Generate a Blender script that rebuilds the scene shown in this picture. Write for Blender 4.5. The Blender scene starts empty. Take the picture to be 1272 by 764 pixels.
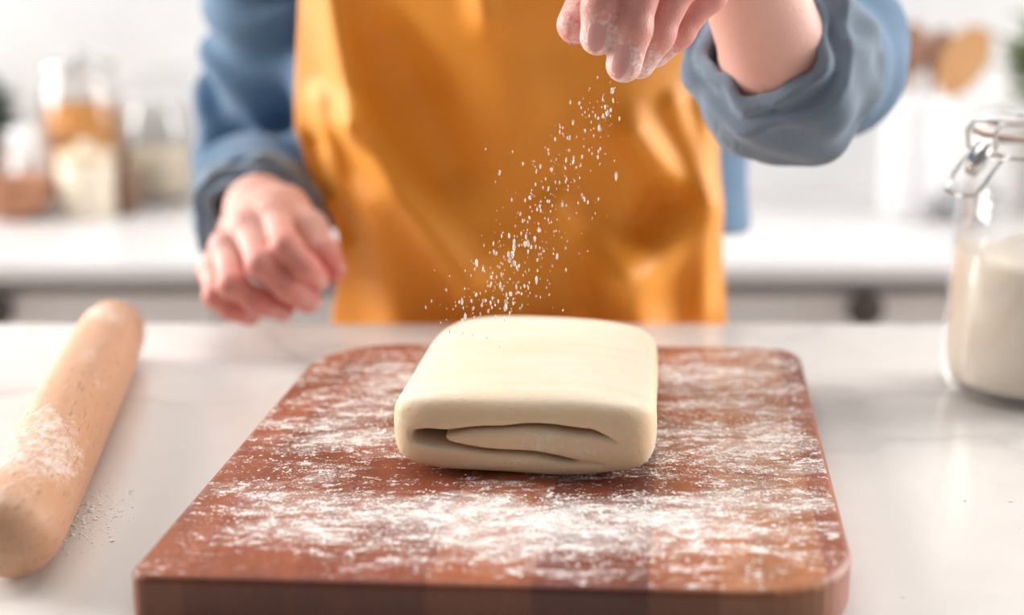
import bpy, bmesh, math, random
import numpy as np
from mathutils import Vector, Matrix

random.seed(7); RNG = np.random.default_rng(7)
S = bpy.context.scene
COL = S.collection

# ------------------------------------------------------------------ camera
FPX = 1272*50/36; TILT = math.atan(464/FPX); CAMH = 1.194
cam_d = bpy.data.cameras.new('camera'); cam_d.lens = 50; cam_d.sensor_width = 36
cam_d.clip_start = .01; cam_d.clip_end = 50
cam_d.dof.use_dof = True; cam_d.dof.focus_distance = .735; cam_d.dof.aperture_fstop = 2.8
cam = bpy.data.objects.new('camera', cam_d); COL.objects.link(cam)
cam.location = (0, 0, CAMH); cam.rotation_euler = (math.pi/2 - TILT, 0, 0)
S.camera = cam
# ------------------------------------------------------------------ light
W = bpy.data.worlds.new('world'); S.world = W; W.use_nodes = True
W.node_tree.nodes['Background'].inputs[0].default_value = (.96, .98, 1, 1)
W.node_tree.nodes['Background'].inputs[1].default_value = .25
def area(name, loc, target, sx, sy, power, color):
    l = bpy.data.lights.new(name, 'AREA'); l.shape = 'RECTANGLE'; l.size = sx; l.size_y = sy
    l.energy = power; l.color = color
    o = bpy.data.objects.new(name, l); COL.objects.link(o); o.location = loc
    o.rotation_euler = (Vector(target) - Vector(loc)).to_track_quat('-Z', 'Y').to_euler()
area('window_light_west', (-2.3, 1.75, 1.75), (0, 1.0, .95), 1.6, 1.5, 118, (1, .97, .93))
area('window_light_east', (2.3, 1.55, 1.75), (0, 1.0, .95), 1.5, 1.5, 80, (1, .97, .94))
area('rear_wall_fill', (0, 2.02, 1.405), (0, 2.15, .8), 2.6, .06, 1.8, (1, .98, .96))  # added fill light, no fixture there; brightens the rear wall and counter
area('ceiling_light', (0, 1.25, 2.6), (0, 1.1, .9), 1.8, 0.9, 20, (1, .96, .91))
S.view_settings.view_transform = 'Standard'; S.view_settings.look = 'None'
S.view_settings.exposure = 0.12; S.view_settings.gamma = 1; S.view_settings.use_curve_mapping = False

# ------------------------------------------------------------------ helpers
_ct, _st = math.cos(TILT), math.sin(TILT)
def U(px, py, Z):                       # photograph pixel + depth -> point of the place
    u = (px-636)/FPX; v = (py-382)/FPX
    return np.array([u*Z, (_ct - v*_st)*Z, CAMH - (_st + v*_ct)*Z])
def G(px, py, z):
    u = (px-636)/FPX; v = (py-382)/FPX
    return U(px, py, (CAMH - z)/(_st + v*_ct))
def proj(p):
    p = np.asarray(p) - np.array([0, 0, CAMH]); Z = p[1]*_ct - p[2]*_st
    return 636 + FPX*p[0]/Z, 382 - FPX*(p[1]*_st + p[2]*_ct)/Z
def tag(o, label=None, cat=None, group=None, kind=None):
    if label: o['label'] = label
    if cat: o['category'] = cat
    if group: o['group'] = group
    if kind: o['kind'] = kind
    return o
def root(name, loc, label, cat, group=None, rz=0):
    o = bpy.data.objects.new(name, None); COL.objects.link(o); o.location = loc
    o.rotation_euler.z = rz; o.empty_display_size = .05
    return tag(o, label, cat, group)
def meshobj(name, me, mat, parent=None, smooth=True, loc=None):
    o = bpy.data.objects.new(name, me); COL.objects.link(o)
    if mat is not None and not me.materials: me.materials.append(mat)
    if smooth is not None: me.polygons.foreach_set('use_smooth', [smooth]*len(me.polygons))
    o.parent = parent
    if loc is not None: o.location = loc
    return o
def mk(name, V, F, mat, parent=None, smooth=True, loc=None, off=None):
    me = bpy.data.meshes.new(name)
    V = np.asarray(V, float)
    if off is not None: V = V - np.asarray(off)
    me.from_pydata(V.tolist(), [], F if isinstance(F, list) else F.tolist()); me.update()
    return meshobj(name, me, mat, parent, smooth, loc)
def bmobj(name, bm, mat, parent=None, smooth=False, loc=None):
    bmesh.ops.recalc_face_normals(bm, faces=bm.faces[:])
    me = bpy.data.meshes.new(name); bm.to_mesh(me); bm.free()
    return meshobj(name, me, mat, parent, smooth, loc)
def box(bm, x0, x1, y0, y1, z0, z1, bev=0, seg=2):
    r = bmesh.ops.create_cube(bm, size=1)
    vs = r['verts']
    for v in vs: v.co = Vector(((x0+x1)/2 + v.co.x*(x1-x0), (y0+y1)/2 + v.co.y*(y1-y0), (z0+z1)/2 + v.co.z*(z1-z0)))
    if bev:
        es = list({e for v in vs for e in v.link_edges})
        bmesh.ops.bevel(bm, geom=es, offset=bev, segments=seg, affect='EDGES', profile=.5)
def boxo(name, b, mat, parent=None, bev=.002, loc=None, kind=None):
    bm = bmesh.new(); box(bm, *b, bev=bev); o = bmobj(name, bm, mat, parent, False, loc)
    if kind: o['kind'] = kind
    return o
def lathe(name, prof, mat, parent=None, n=48, loc=None, smooth=True, close=False):
    """prof: list of (r,z); r==0 ends become poles; close joins last to first"""
    V = []; F = []; rings = []
    for r, z in prof:
        if r < 1e-6: rings.append([len(V)]); V.append((0, 0, z))
        else:
            rings.append(list(range(len(V), len(V)+n)))
            V += [(r*math.cos(2*math.pi*i/n), r*math.sin(2*math.pi*i/n), z) for i in range(n)]
    seq = list(zip(rings[:-1], rings[1:])) + ([(rings[-1], rings[0])] if close else [])
    for a, b in seq:
        for i in range(n):
            j = (i+1) % n
            if len(a) == 1 and len(b) == 1: continue
            if len(a) == 1: F.append((a[0], b[j], b[i]))
            elif len(b) == 1: F.append((a[i], a[j], b[0]))
            else: F.append((a[i], a[j], b[j], b[i]))
    bm = bmesh.new(); bv = [bm.verts.new(v) for v in V]
    for f in F: bm.faces.new([bv[i] for i in f])
    o = bmobj(name, bm, mat, parent, smooth, loc)
    return o
def sub(o, lv=1):
    m = o.modifiers.new('sub', 'SUBSURF'); m.levels = lv; m.render_levels = lv; return o
def tube(name, pts, r, mat, parent=None, n=10, loc=None, closed=False):
    pts = [Vector(p) for p in pts]; N = len(pts); V = []; F = []
    rr = r if hasattr(r, '__len__') else [r]*N
    up = Vector((.13, .27, .95))
    for i, p in enumerate(pts):
        t = (pts[(i+1) % N if closed else min(i+1, N-1)] - pts[(i-1) % N if closed else max(i-1, 0)]).normalized()
        a = t.cross(up); a = a.normalized() if a.length > 1e-4 else Vector((1, 0, 0)); b = t.cross(a)
        V += [p + rr[i]*(math.cos(2*math.pi*k/n)*a + math.sin(2*math.pi*k/n)*b) for k in range(n)]
    for i in range(N if closed else N-1):
        for k in range(n):
            j = (i+1) % N
            F.append((i*n+k, i*n+(k+1) % n, j*n+(k+1) % n, j*n+k))
    if not closed: F += [tuple(range(n))[::-1], tuple(range((N-1)*n, N*n))]
    bm = bmesh.new(); bv = [bm.verts.new(v) for v in V]
    for f in F: bm.faces.new([bv[i] for i in f])
    return bmobj(name, bm, mat, parent, True, loc)

# ------------------------------------------------------------------ material helper
class NT:
    def __init__(s, name):
        s.m = bpy.data.materials.new(name); s.m.use_nodes = True; s.t = s.m.node_tree
        s.b = s.t.nodes['Principled BSDF']; s.out = s.t.nodes['Material Output']
    def n(s, typ, **kw):
        x = s.t.nodes.new('ShaderNode'+typ)
        for k, v in kw.items():
            if k == 'ins':
                for i, val in v.items():
                    if hasattr(val, 'is_output') or isinstance(val, bpy.types.NodeSocket): s.t.links.new(val, x.inputs[i])
                    else: x.inputs[i].default_value = val
            else: setattr(x, k, v)
        return x
    def set(s, **kw):
        for k, v in kw.items():
            k = k.replace('_', ' ')
            if isinstance(v, bpy.types.NodeSocket): s.t.links.new(v, s.b.inputs[k])
            else: s.b.inputs[k].default_value = v
    def co(s, scale=(1, 1, 1), rot=(0, 0, 0), src='Object'):
        c = s.n('TexCoord').outputs[src]
        return s.n('Mapping', ins={0: c, 3: scale, 2: rot}).outputs[0]
    def noise(s, co, sc, det=4, rough=.55, dist=0):
        return s.n('TexNoise', ins={'Vector': co, 'Scale': sc, 'Detail': det, 'Roughness': rough, 'Distortion': dist}).outputs[0]
    def ramp(s, f, stops):
        r = s.n('ValToRGB', ins={0: f}); e = r.color_ramp.elements
        while len(e) < len(stops): e.new(.5)
        for x, (p, c) in zip(e, stops): x.position = p; x.color = c if len(c) == 4 else (*c, 1)
        return r.outputs[0]
    def mix(s, f, a, b, bt='MIX'):
        x = s.n('Mix', data_type='RGBA', blend_type=bt, ins={0: f})
        for i, v in ((6, a), (7, b)):
            if isinstance(v, bpy.types.NodeSocket): s.t.links.new(v, x.inputs[i])
            else: x.inputs[i].default_value = (*v, 1) if len(v) == 3 else v
        return x.outputs[2]
    def math(s, op, a, b=0, c=0, clamp=False):
        x = s.n('Math', operation=op, ins={0: a, 1: b, 2: c}); x.use_clamp = clamp; return x.outputs[0]
    def bump(s, h, st=.3, d=.001):
        s.t.links.new(s.n('Bump', ins={'Strength': st, 'Distance': d, 'Height': h}).outputs[0], s.b.inputs['Normal'])
def plain(name, col, rough=.5, **kw):
    t = NT(name); co = t.co(); f = t.noise(co, 30, 3)
    c2 = tuple(min(1, c*.9) for c in col)
    t.set(Base_Color=t.mix(f, c2, col), Roughness=rough, **kw); return t.m

def m_marble():
    t = NT('marble'); co = t.co((1, 1, 1), (0, 0, .5))
    w = t.noise(co, 3.2, 5, .6)
    wv = t.n('Mix', data_type='RGBA', ins={0: .22, 6: co, 7: t.n('TexNoise', ins={'Vector': co, 'Scale': 3.0, 'Detail': 5}).outputs[1]}).outputs[2]
    v1 = t.noise(wv, 4.2, 3, .5)
    a = t.math('ABSOLUTE', t.math('SUBTRACT', v1, .5))
    vein = t.ramp(a, [(0, (1, 1, 1)), (.018, (.35, .35, .35)), (.09, (0, 0, 0))])
    vm = t.math('MULTIPLY', vein, t.ramp(w, [(.38, (0, 0, 0)), (.6, (1, 1, 1))]))
    base = t.mix(t.ramp(w, [(.3, (0, 0, 0)), (.7, (1, 1, 1))]), (.80, .765, .73), (.70, .665, .635))
    c = t.mix(t.math('MULTIPLY', vm, .5), base, (.30, .29, .29))
    t.set(Base_Color=c, Roughness=.22, Specular_IOR_Level=.6); return t.m
def m_skin(flour=False):
    t = NT('skin_floury' if flour else 'skin'); co = t.co()
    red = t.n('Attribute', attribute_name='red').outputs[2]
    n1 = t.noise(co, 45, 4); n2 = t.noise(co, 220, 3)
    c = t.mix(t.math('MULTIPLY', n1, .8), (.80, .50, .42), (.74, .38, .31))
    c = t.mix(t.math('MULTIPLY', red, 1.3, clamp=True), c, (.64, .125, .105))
    c = t.mix(t.math('MULTIPLY', n2, .15), c, (.62, .25, .2))
    rough = .5
    if flour:
        fl = t.n('Attribute', attribute_name='flour').outputs[2]
        nf = t.noise(co, 420, 3, .65)
        k = t.ramp(t.math('ADD', t.math('MULTIPLY', nf, .7), t.math('MULTIPLY', fl, .55)), [(.61, (0, 0, 0)), (.96, (.85, .85, .85))])
        c = t.mix(k, c, (.90, .85, .81))
    t.set(Base_Color=c, Roughness=.48, Subsurface_Weight=.28, Subsurface_Radius=(1, .35, .2), Subsurface_Scale=.006)
    wr = t.n('TexVoronoi', feature='DISTANCE_TO_EDGE', ins={'Vector': t.co((1, 1, .6)), 'Scale': 700}).outputs[0]
    t.bump(t.math('ADD', wr, t.noise(co, 260, 4)), .4, .0008); return t.m
def m_denim():
    t = NT('denim'); co = t.co()
    w1 = t.n('TexWave', bands_direction='DIAGONAL', ins={'Vector': co, 'Scale': 420, 'Distortion': 1}).outputs[1]
    n = t.noise(co, 22, 5, .6); n2 = t.noise(co, 500, 2)
    c = t.mix(n, (.055, .135, .255), (.11, .225, .37))
    c = t.mix(t.math('MULTIPLY', w1, .22), c, (.34, .47, .60))
    c = t.mix(t.math('MULTIPLY', n2, .25), c, (.08, .15, .26))
    t.set(Base_Color=c, Roughness=.85, Sheen_Weight=.25); t.bump(t.math('ADD', w1, t.noise(co, 60, 4)), .35, .001); return t.m
def m_cuff():
    t = NT('denim_reverse'); co = t.co()
    w1 = t.n('TexWave', bands_direction='DIAGONAL', ins={'Vector': co, 'Scale': 420, 'Distortion': 1}).outputs[1]
    n = t.noise(co, 30, 5, .6)
    c = t.mix(n, (.085, .12, .175), (.20, .265, .345)); c = t.mix(t.math('MULTIPLY', w1, .3), c, (.33, .40, .47))
    t.set(Base_Color=c, Roughness=.85, Sheen_Weight=.2); t.bump(t.math('ADD', w1, t.noise(co, 50, 4)), .35, .001); return t.m
def m_apron():
    t = NT('mustard_cotton'); co = t.co()
    w1 = t.n('TexWave', bands_direction='X', ins={'Vector': co, 'Scale': 500}).outputs[1]
    w2 = t.n('TexWave', bands_direction='Z', ins={'Vector': co, 'Scale': 500}).outputs[1]
    n = t.noise(co, 9, 4)
    c = t.mix(n, (.83, .275, .010), (.89, .35, .018))
    t.set(Base_Color=c, Roughness=.5, Sheen_Weight=.3, Sheen_Tint=(1, .85, .45, 1), Specular_IOR_Level=.5)
    t.bump(t.math('ADD', w1, w2), .2, .0005); return t.m
def m_dough():
    t = NT('dough'); co = t.co()
    n1 = t.noise(co, 18, 4); n2 = t.noise(co, 260, 4, .6); n3 = t.noise(t.co((.5, 2.2, 1)), 30, 4)
    c = t.mix(n1, (.76, .55, .34), (.81, .63, .42))
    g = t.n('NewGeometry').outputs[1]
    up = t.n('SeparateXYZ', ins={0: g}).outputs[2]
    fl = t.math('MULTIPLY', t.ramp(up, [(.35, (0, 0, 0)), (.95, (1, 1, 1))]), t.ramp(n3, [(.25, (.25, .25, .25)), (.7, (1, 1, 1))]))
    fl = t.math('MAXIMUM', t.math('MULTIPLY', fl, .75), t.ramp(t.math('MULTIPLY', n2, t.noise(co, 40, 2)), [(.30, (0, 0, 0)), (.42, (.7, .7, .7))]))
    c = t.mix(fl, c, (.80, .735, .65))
    t.set(Base_Color=c, Roughness=.75, Subsurface_Weight=.2, Subsurface_Radius=(1, .7, .4), Subsurface_Scale=.006)
    t.bump(t.math('ADD', n2, t.math('MULTIPLY', n3, .8)), .35, .0012); return t.m
def m_wood(name, a, b, scale=(1, 1, 1), gs=26, rough=.45, flour=None, fleck=False, endgrain=False):
    t = NT(name); co = t.co(scale)
    n = t.noise(co, gs, 6, .6, 1.2); f = t.noise(co, gs*7, 3, .6)
    c = t.mix(t.ramp(n, [(.3, (0, 0, 0)), (.7, (1, 1, 1))]), a, b)
    c = t.mix(t.math('MULTIPLY', f, .45), c, tuple(x*.6 for x in a))
    if fleck:
        v = t.noise(t.co((1, .13, 1)), 520, 2)
        c = t.mix(t.ramp(v, [(.60, (0, 0, 0)), (.70, (.55, .55, .55))]), c, tuple(x*.45 for x in a))
    if endgrain:
        big = t.noise(t.co((1.6, 1, 1)), 14, 4, .6)
        c = t.mix(t.ramp(big, [(.42, (0, 0, 0)), (.66, (.62, .62, .62))]), c, tuple(x*.42 for x in a))
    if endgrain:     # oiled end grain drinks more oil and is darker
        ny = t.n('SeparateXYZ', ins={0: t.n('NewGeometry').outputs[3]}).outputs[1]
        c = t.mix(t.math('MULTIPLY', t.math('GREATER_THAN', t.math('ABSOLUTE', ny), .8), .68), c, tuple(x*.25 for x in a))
    if flour is not None:
        k = flour(t); c = t.mix(k, c, (.90, .87, .84)); r = t.mix(k, (rough,)*3, (.95,)*3); t.set(Roughness=r)
    else: t.set(Roughness=rough)
    t.set(Base_Color=c); t.bump(f, .12, .0006); return t.m
def m_glass(name='clear_glass'):
    t = NT(name); tr = t.n('BsdfTransparent', ins={0: (.965, .965, .96, 1)}); gl = t.n('BsdfGlossy', ins={0: (1, 1, 1, 1), 'Roughness': .03})
    bf = t.n('NewGeometry').outputs['Backfacing']; fr = t.n('Fresnel', ins={0: t.math('ADD', t.math('MULTIPLY', bf, -.8333), 1.5)}); mx = t.n('MixShader', ins={0: fr.outputs[0], 1: tr.outputs[0], 2: gl.outputs[0]})
    t.t.links.new(mx.outputs[0], t.out.inputs[0]); return t.m
def m_flour():
    t = NT('flour'); co = t.co(); n = t.noise(co, 60, 4)
    t.set(Base_Color=t.mix(n, (.90, .86, .79), (.95, .92, .87)), Roughness=1, Subsurface_Weight=.1, Subsurface_Radius=(1, .9, .8), Subsurface_Scale=.003)
    t.bump(t.noise(co, 240, 4), .4, .001); return t.m
MARBLE = m_marble(); SKIN = m_skin(); SKINF = m_skin(True); DENIM = m_denim(); CUFF = m_cuff(); APRON = m_apron(); DOUGH = m_dough()
GLASS = m_glass(); FLOUR = m_flour()
WALL = plain('wall_paint', (.92, .92, .925), .7); CABM = plain('cabinet_paint', (.88, .865, .87), .45)
QUARTZ = plain('white_quartz', (.68, .66, .665), .25); STEEL = plain('steel', (.62, .61, .6), .25, Metallic=1.0)
DARKM = plain('dark_bronze', (.06, .045, .04), .4); CERAM = plain('white_ceramic', (.90, .90, .91), .2)
SHADOWG = plain('cabinet_carcass', (.42, .41, .42), .6)

# ------------------------------------------------------------------ signed distance meshes
class Field:
    def __init__(s, lo, hi, h):
        s.lo = np.array(lo, np.float32); s.h = h
        s.n = np.ceil((np.array(hi)-np.array(lo))/h).astype(int)+1
        s.ax = [(s.lo[i] + h*np.arange(s.n[i])).astype(np.float32) for i in range(3)]
    def empty(s): return np.full(s.n, .5, np.float32)
    def sl(s, lo, hi):
        a = np.clip(np.floor((np.array(lo)-s.lo)/s.h).astype(int), 0, s.n); b = np.clip(np.ceil((np.array(hi)-s.lo)/s.h).astype(int)+1, 0, s.n)
        return tuple(slice(int(i), int(max(i, j))) for i, j in zip(a, b))
    def pts(s, sl):
        return s.ax[0][sl[0]][:, None, None], s.ax[1][sl[1]][None, :, None], s.ax[2][sl[2]][None, None, :]
    def cone(s, f, a, b, ra, rb, k=.004, marg=.012):
        a = np.array(a, np.float32); b = np.array(b, np.float32); r = max(ra, rb)+k+marg
        sl = s.sl(np.minimum(a, b)-r, np.maximum(a, b)+r)
        if any(x.start >= x.stop for x in sl): return
        X, Y, Z = s.pts(sl); d = b-a; L = max(float(d@d), 1e-9)
        t = np.clip(((X-a[0])*d[0]+(Y-a[1])*d[1]+(Z-a[2])*d[2])/L, 0, 1)
        q = np.sqrt((X-a[0]-t*d[0])**2+(Y-a[1]-t*d[1])**2+(Z-a[2]-t*d[2])**2)-(ra+(rb-ra)*t)
        f[sl] = smin(f[sl], q, k)
    def ell(s, f, c, rad, k=.004, marg=.02, R=None):
        c = np.array(c, np.float32); m = max(rad)+k+marg
        sl = s.sl(c-m, c+m)
        if any(x.start >= x.stop for x in sl): return
        X, Y, Z = s.pts(sl); x, y, z = X-c[0], Y-c[1], Z-c[2]
        if R is not None: x, y, z = [R[i][0]*x+R[i][1]*y+R[i][2]*z for i in range(3)]
        k0 = np.sqrt((x/rad[0])**2+(y/rad[1])**2+(z/rad[2])**2); k1 = np.sqrt((x/rad[0]**2)**2+(y/rad[1]**2)**2+(z/rad[2]**2)**2)
        f[sl] = smin(f[sl], k0*(k0-1)/np.maximum(k1, 1e-6), k)
def smin(a, b, k):
    h = np.maximum(k-np.abs(a-b), 0)/k
    return np.minimum(a, b)-h*h*k*.25
def smax(a, b, k): return -smin(-a, -b, k)
def nets(fl, f):
    """naive surface nets -> verts, quads"""
    s = f < 0
    n = np.array(f.shape)-1
    cnt = np.zeros(n, np.int8)
    for i in (0, 1):
        for j in (0, 1):
            for k in (0, 1): cnt += s[i:i+n[0], j:j+n[1], k:k+n[2]]
    cells = np.argwhere((cnt > 0) & (cnt < 8)); del cnt
    idx = np.full(n, -1, np.int32); idx[tuple(cells.T)] = np.arange(len(cells))
    P = np.zeros((len(cells), 3)); C = np.zeros(len(cells))
    cor = [(i, j, k) for i in (0, 1) for j in (0, 1) for k in (0, 1)]
    val = {c: f[cells[:, 0]+c[0], cells[:, 1]+c[1], cells[:, 2]+c[2]] for c in cor}
    for c in cor:
        for ax in range(3):
            if c[ax]: continue
            d = list(c); d[ax] = 1; d = tuple(d)
            a, b = val[c], val[d]; m = (a < 0) != (b < 0)
            t = np.where(m, a/np.where(m, a-b, 1), 0)
            p = np.array(c, float)[None, :].repeat(len(cells), 0); p[:, ax] += t
            P += p*m[:, None]; C += m
    V = fl.lo + fl.h*(cells + P/C[:, None])
    Q = []
    for ax in range(3):
        o1, o2 = [(1, 2), (2, 0), (0, 1)][ax]
        sh = [slice(None)]*3; sh2 = [slice(None)]*3; sh[ax] = slice(0, -1); sh2[ax] = slice(1, None)
        a = s[tuple(sh)]; b = s[tuple(sh2)]
        e = np.argwhere(a != b); 
        e = e[(e[:, o1] > 0) & (e[:, o2] > 0) & (e[:, o1] < n[o1]) & (e[:, o2] < n[o2])]
        def g(d1, d2):
            q = e.copy(); q[:, o1] -= d1; q[:, o2] -= d2; return idx[tuple(q.T)]
        q = np.stack([g(1, 1), g(0, 1), g(0, 0), g(1, 0)], 1)
        flip = ~a[tuple(e.T)]; q[flip] = q[flip][:, ::-1]
        Q.append(q)
    return V, np.concatenate(Q)

# ------------------------------------------------------------------ setting
TOP = .90          # worktop height
BC = .789          # rear counter height
boxo('floor', (-3, 3, -1.2, 2.29, -.05, 0), m_wood('floor_oak', (.42, .30, .20), (.52, .39, .27), (1, 6, 1), 4), bev=0, kind='structure')
boxo('wall_back', (-3, 3, 2.29, 2.41, 0, 2.7), WALL, bev=0, kind='structure')

isl = root('kitchen_island', (0, .62, 0), 'white kitchen island carrying the marble worktop', 'island')
boxo('body', (-.95, .95, -.30, .40, .08, .87), CABM, isl); boxo('plinth', (-.9, .9, -.26, .36, 0, .08), SHADOWG, isl)
wt = boxo('worktop', (-1.1, 1.1, .22, 1.072, .87, TOP), MARBLE, bev=.003)
tag(wt, 'pale grey veined marble worktop under the cutting board', 'worktop')

bc = boxo('rear_countertop', (-1.9, 1.9, 1.752, 2.29, BC-.022, BC), QUARTZ, bev=.002)
tag(bc, 'white countertop along the wall behind the person', 'countertop')
CABL = ['plain white drawer cabinet closing one end of the rear run', 'white drawer cabinet next to the one beneath the wooden bowls', 'white drawer cabinet beneath the wooden bowls and the pasta jar',
        'white drawer cabinet hidden behind the mustard apron', 'white drawer cabinet with a dark knob beneath the utensil crock', 'white drawer cabinet next to the one beneath the crock', 'plain white drawer cabinet closing one end of the rear run']
for i, kx in enumerate((-1.785, -1.225, -.665, -.105, .455, 1.015, 1.575)):
    c = root('base_cabinet', (kx, 1.79, 0), CABL[i], 'cabinet', 'drawer cabinets under the rear countertop')
    boxo('body', (-.279, .279, .02, .495, .09, BC-.0225), SHADOWG, c, bev=0); boxo('plinth', (-.279, .279, .06, .42, 0, .09), SHADOWG, c, bev=0)
    for z0, z1 in ((.59, .742), (.35, .584), (.10, .344)):
        d = boxo('drawer_front', (-.277, .277, 0, .02, z0, z1), CABM, c, bev=.002)
        k = lathe('knob', [(0, 0), (.008, 0), (.008, .012), (.021, .016), (.024, .022), (.019, .029), (0, .031)], DARKM, d, 24)
        k.location = (0, 0, min((z0+z1)/2+.06, .728) if z0 > .5 else (z0+z1)/2+.06); k.rotation_euler = (math.pi/2, 0, 0)
for i, x in enumerate((-1.25, -.42, .42, 1.25)):
    c = root('wall_cabinet', (x, 2.11, 1.42), ['grey wall cabinet closing one end of the upper run', 'grey wall cabinet hung above the pasta jar', 'grey wall cabinet hung above the utensil crock', 'grey wall cabinet closing one end of the upper run'][i], 'cabinet', 'wall cabinets above the rear countertop')
    boxo('body', (-.41, .41, -.16, .179, 0, .75), SHADOWG, c)
    for s in (-1, 1):
        d = boxo('door', (s*.205-.202, s*.205+.202, -.182, -.161, .003, .747), SHADOWG, c)
        boxo('handle', (-s*.02+s*.04-.006, -s*.02+s*.04+.006, -.20, -.182, .05, .20), DARKM, d)

# ------------------------------------------------------------------ cutting board
BZ = TOP+.0255
Bc = np.array([[-.168, .566], [.1475, .547], [.193, .919], [-.126, .930]]); Brad = [.010, .052, .024, .062]
def board_outline(inset):
    c = Bc.mean(0); out = []
    for i in range(4):
        p, a, b = Bc[i], Bc[i-1], Bc[(i+1) % 4]
        da = (a-p)/np.linalg.norm(a-p); db = (b-p)/np.linalg.norm(b-p)
        ang = math.acos(da@db); r = max(Brad[i]-inset, .0006); 
        bis = (da+db)/np.linalg.norm(da+db)
        cen = p + bis*(Brad[i]/math.sin(ang/2))
        if Brad[i] < inset: cen = p+bis*(inset/math.sin(ang/2))
        a0 = math.atan2(*(-(db) @ np.array([[0, 1], [1, 0]]))) ; 
        na = np.array([da[1], -da[0]]); nb = np.array([-db[1], db[0]])
        if na@bis > 0: na = -na
        if nb@bis > 0: nb = -nb
        t0 = math.atan2(na[1], na[0]); t1 = math.atan2(nb[1], nb[0]); dt = (t1-t0+math.pi) % (2*math.pi)-math.pi
        for k in range(13): out.append(cen + r*np.array([math.cos(t0+dt*k/12), math.sin(t0+dt*k/12)]))
    return np.array(out)
bcen = np.array([Bc[:, 0].mean(), Bc[:, 1].mean(), TOP])
def board_bm():
    R = .004; rings = [(R, 0), (.0012, .0012), (0, R), (0, .0255-R)]
    rings += [(R*(1-math.cos(a)), .0255-R+R*math.sin(a)) for a in (.4, .8, 1.2, math.pi/2)]
    bm = bmesh.new(); prev = None; first = None
    for ins, z in rings:
        vs = [bm.verts.new((p[0]-bcen[0], p[1]-bcen[1], z)) for p in board_outline(ins)]
        n = len(vs)
        if prev:
            for i in range(n): bm.faces.new((prev[i], prev[(i+1) % n], vs[(i+1) % n], vs[i]))
        else: bm.faces.new(vs[::-1])
        prev = vs
    bm.faces.new(prev); return bm
# flour spread on the board: blobs (px, py, rx, ry, weight) in the plane of the board
BLOBS = [(430, 640, .055, .030, .55), (560, 650, .055, .026, .8), (680, 655, .06, .026, .95), (800, 640, .05, .028, .8), (900, 640, .05, .03, .55),
         (470, 500, .035, .05, .75), (430, 545, .035, .03, .6), (360, 600, .035, .03, .45), (330, 655, .03, .02, .35), (960, 560, .035, .04, .5), (900, 520, .035, .05, .55),
         (900, 455, .06, .03, .8), (850, 560, .03, .04, .35), (500, 460, .04, .035, .4), (980, 620, .03, .03, .4), (700, 690, .06, .012, .4), (600, 620, .03, .014, .5), (880, 480, .03, .03, .5),
         (470, 590, .022, .02, -.45), (770, 618, .022, .018, -.7), (640, 606, .08, .012, -.25), (240, 690, .06, .02, -.5), (830, 700, .05, .012, -.3)]
BB = []
for px, py, rx, ry, w in BLOBS:
    g = G(px, py, BZ); BB.append((g[0]-bcen[0], g[1]-bcen[1], rx, ry*1.25, w))
def flour_nodes(t):
    c = t.n('TexCoord').outputs['Object']; sp = t.n('SeparateXYZ', ins={0: c}); X, Y, Zc = sp.outputs
    acc = None
    for bx, by, rx, ry, w in BB:
        dx = t.math('MULTIPLY', t.math('SUBTRACT', X, bx), 1/rx); dy = t.math('MULTIPLY', t.math('SUBTRACT', Y, by), 1/ry)
        r2 = t.math('ADD', t.math('MULTIPLY', dx, dx), t.math('MULTIPLY', dy, dy))
        e = t.math('MULTIPLY', t.math('POWER', 2.718, t.math('MULTIPLY', r2, -1.0)), w)
        acc = e if acc is None else t.math('ADD', acc, e)
    st = t.co((1, 2.6, 1), (0, 0, -.06))
    n1 = t.noise(st, 24, 5, .62, .6); n2 = t.noise(t.co((1, 1.7, 1)), 130, 5, .72, .4); n3 = t.noise(t.co(), 850, 3, .7)
    N1 = t.math('SUBTRACT', n1, .5); N2 = t.math('SUBTRACT', n2, .5); N3 = t.math('SUBTRACT', n3, .5)
    hz = t.math('ADD', t.math('MULTIPLY', acc, .42), t.math('ADD', t.math('MULTIPLY', N1, 1.9), t.math('MULTIPLY', N3, .9)))
    hz = t.ramp(t.math('ADD', hz, .12), [(.18, (0, 0, 0)), (.9, (.5, .5, .5))])
    cl = t.math('ADD', t.math('MULTIPLY', acc, .25), t.math('ADD', t.math('MULTIPLY', N1, 1.7), t.math('ADD', t.math('MULTIPLY', N2, 3.0), t.math('MULTIPLY', N3, 1.9))))
    cl = t.ramp(t.math('ADD', cl, .2), [(.47, (0, 0, 0)), (.60, (.7, .7, .7)), (1.0, (.98, .98, .98))])
    k = t.math('MAXIMUM', hz, cl)
    topm = t.math('GREATER_THAN', Zc, .0252)
    return t.math('MULTIPLY', k, topm)
board = root('cutting_board', tuple(bcen), 'reddish brown wooden cutting board dusted with flour under the dough', 'cutting board')
TONES = [((.27, .062, .025), (.38, .11, .045)), ((.33, .085, .033), (.45, .14, .057)), ((.24, .054, .025), (.34, .09, .04)), ((.38, .105, .038), (.50, .165, .062)), ((.20, .043, .022), (.30, .073, .035)), ((.47, .165, .06), (.57, .225, .09))]
cuts = [-.25, -.135, -.085, -.028, .018, .068, .098, .145, .25]; tone = [1, 0, 2, 1, 4, 3, 5, 1]
sk = .115
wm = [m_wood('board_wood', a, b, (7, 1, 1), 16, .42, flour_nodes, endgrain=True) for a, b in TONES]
src = board_bm()
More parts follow.
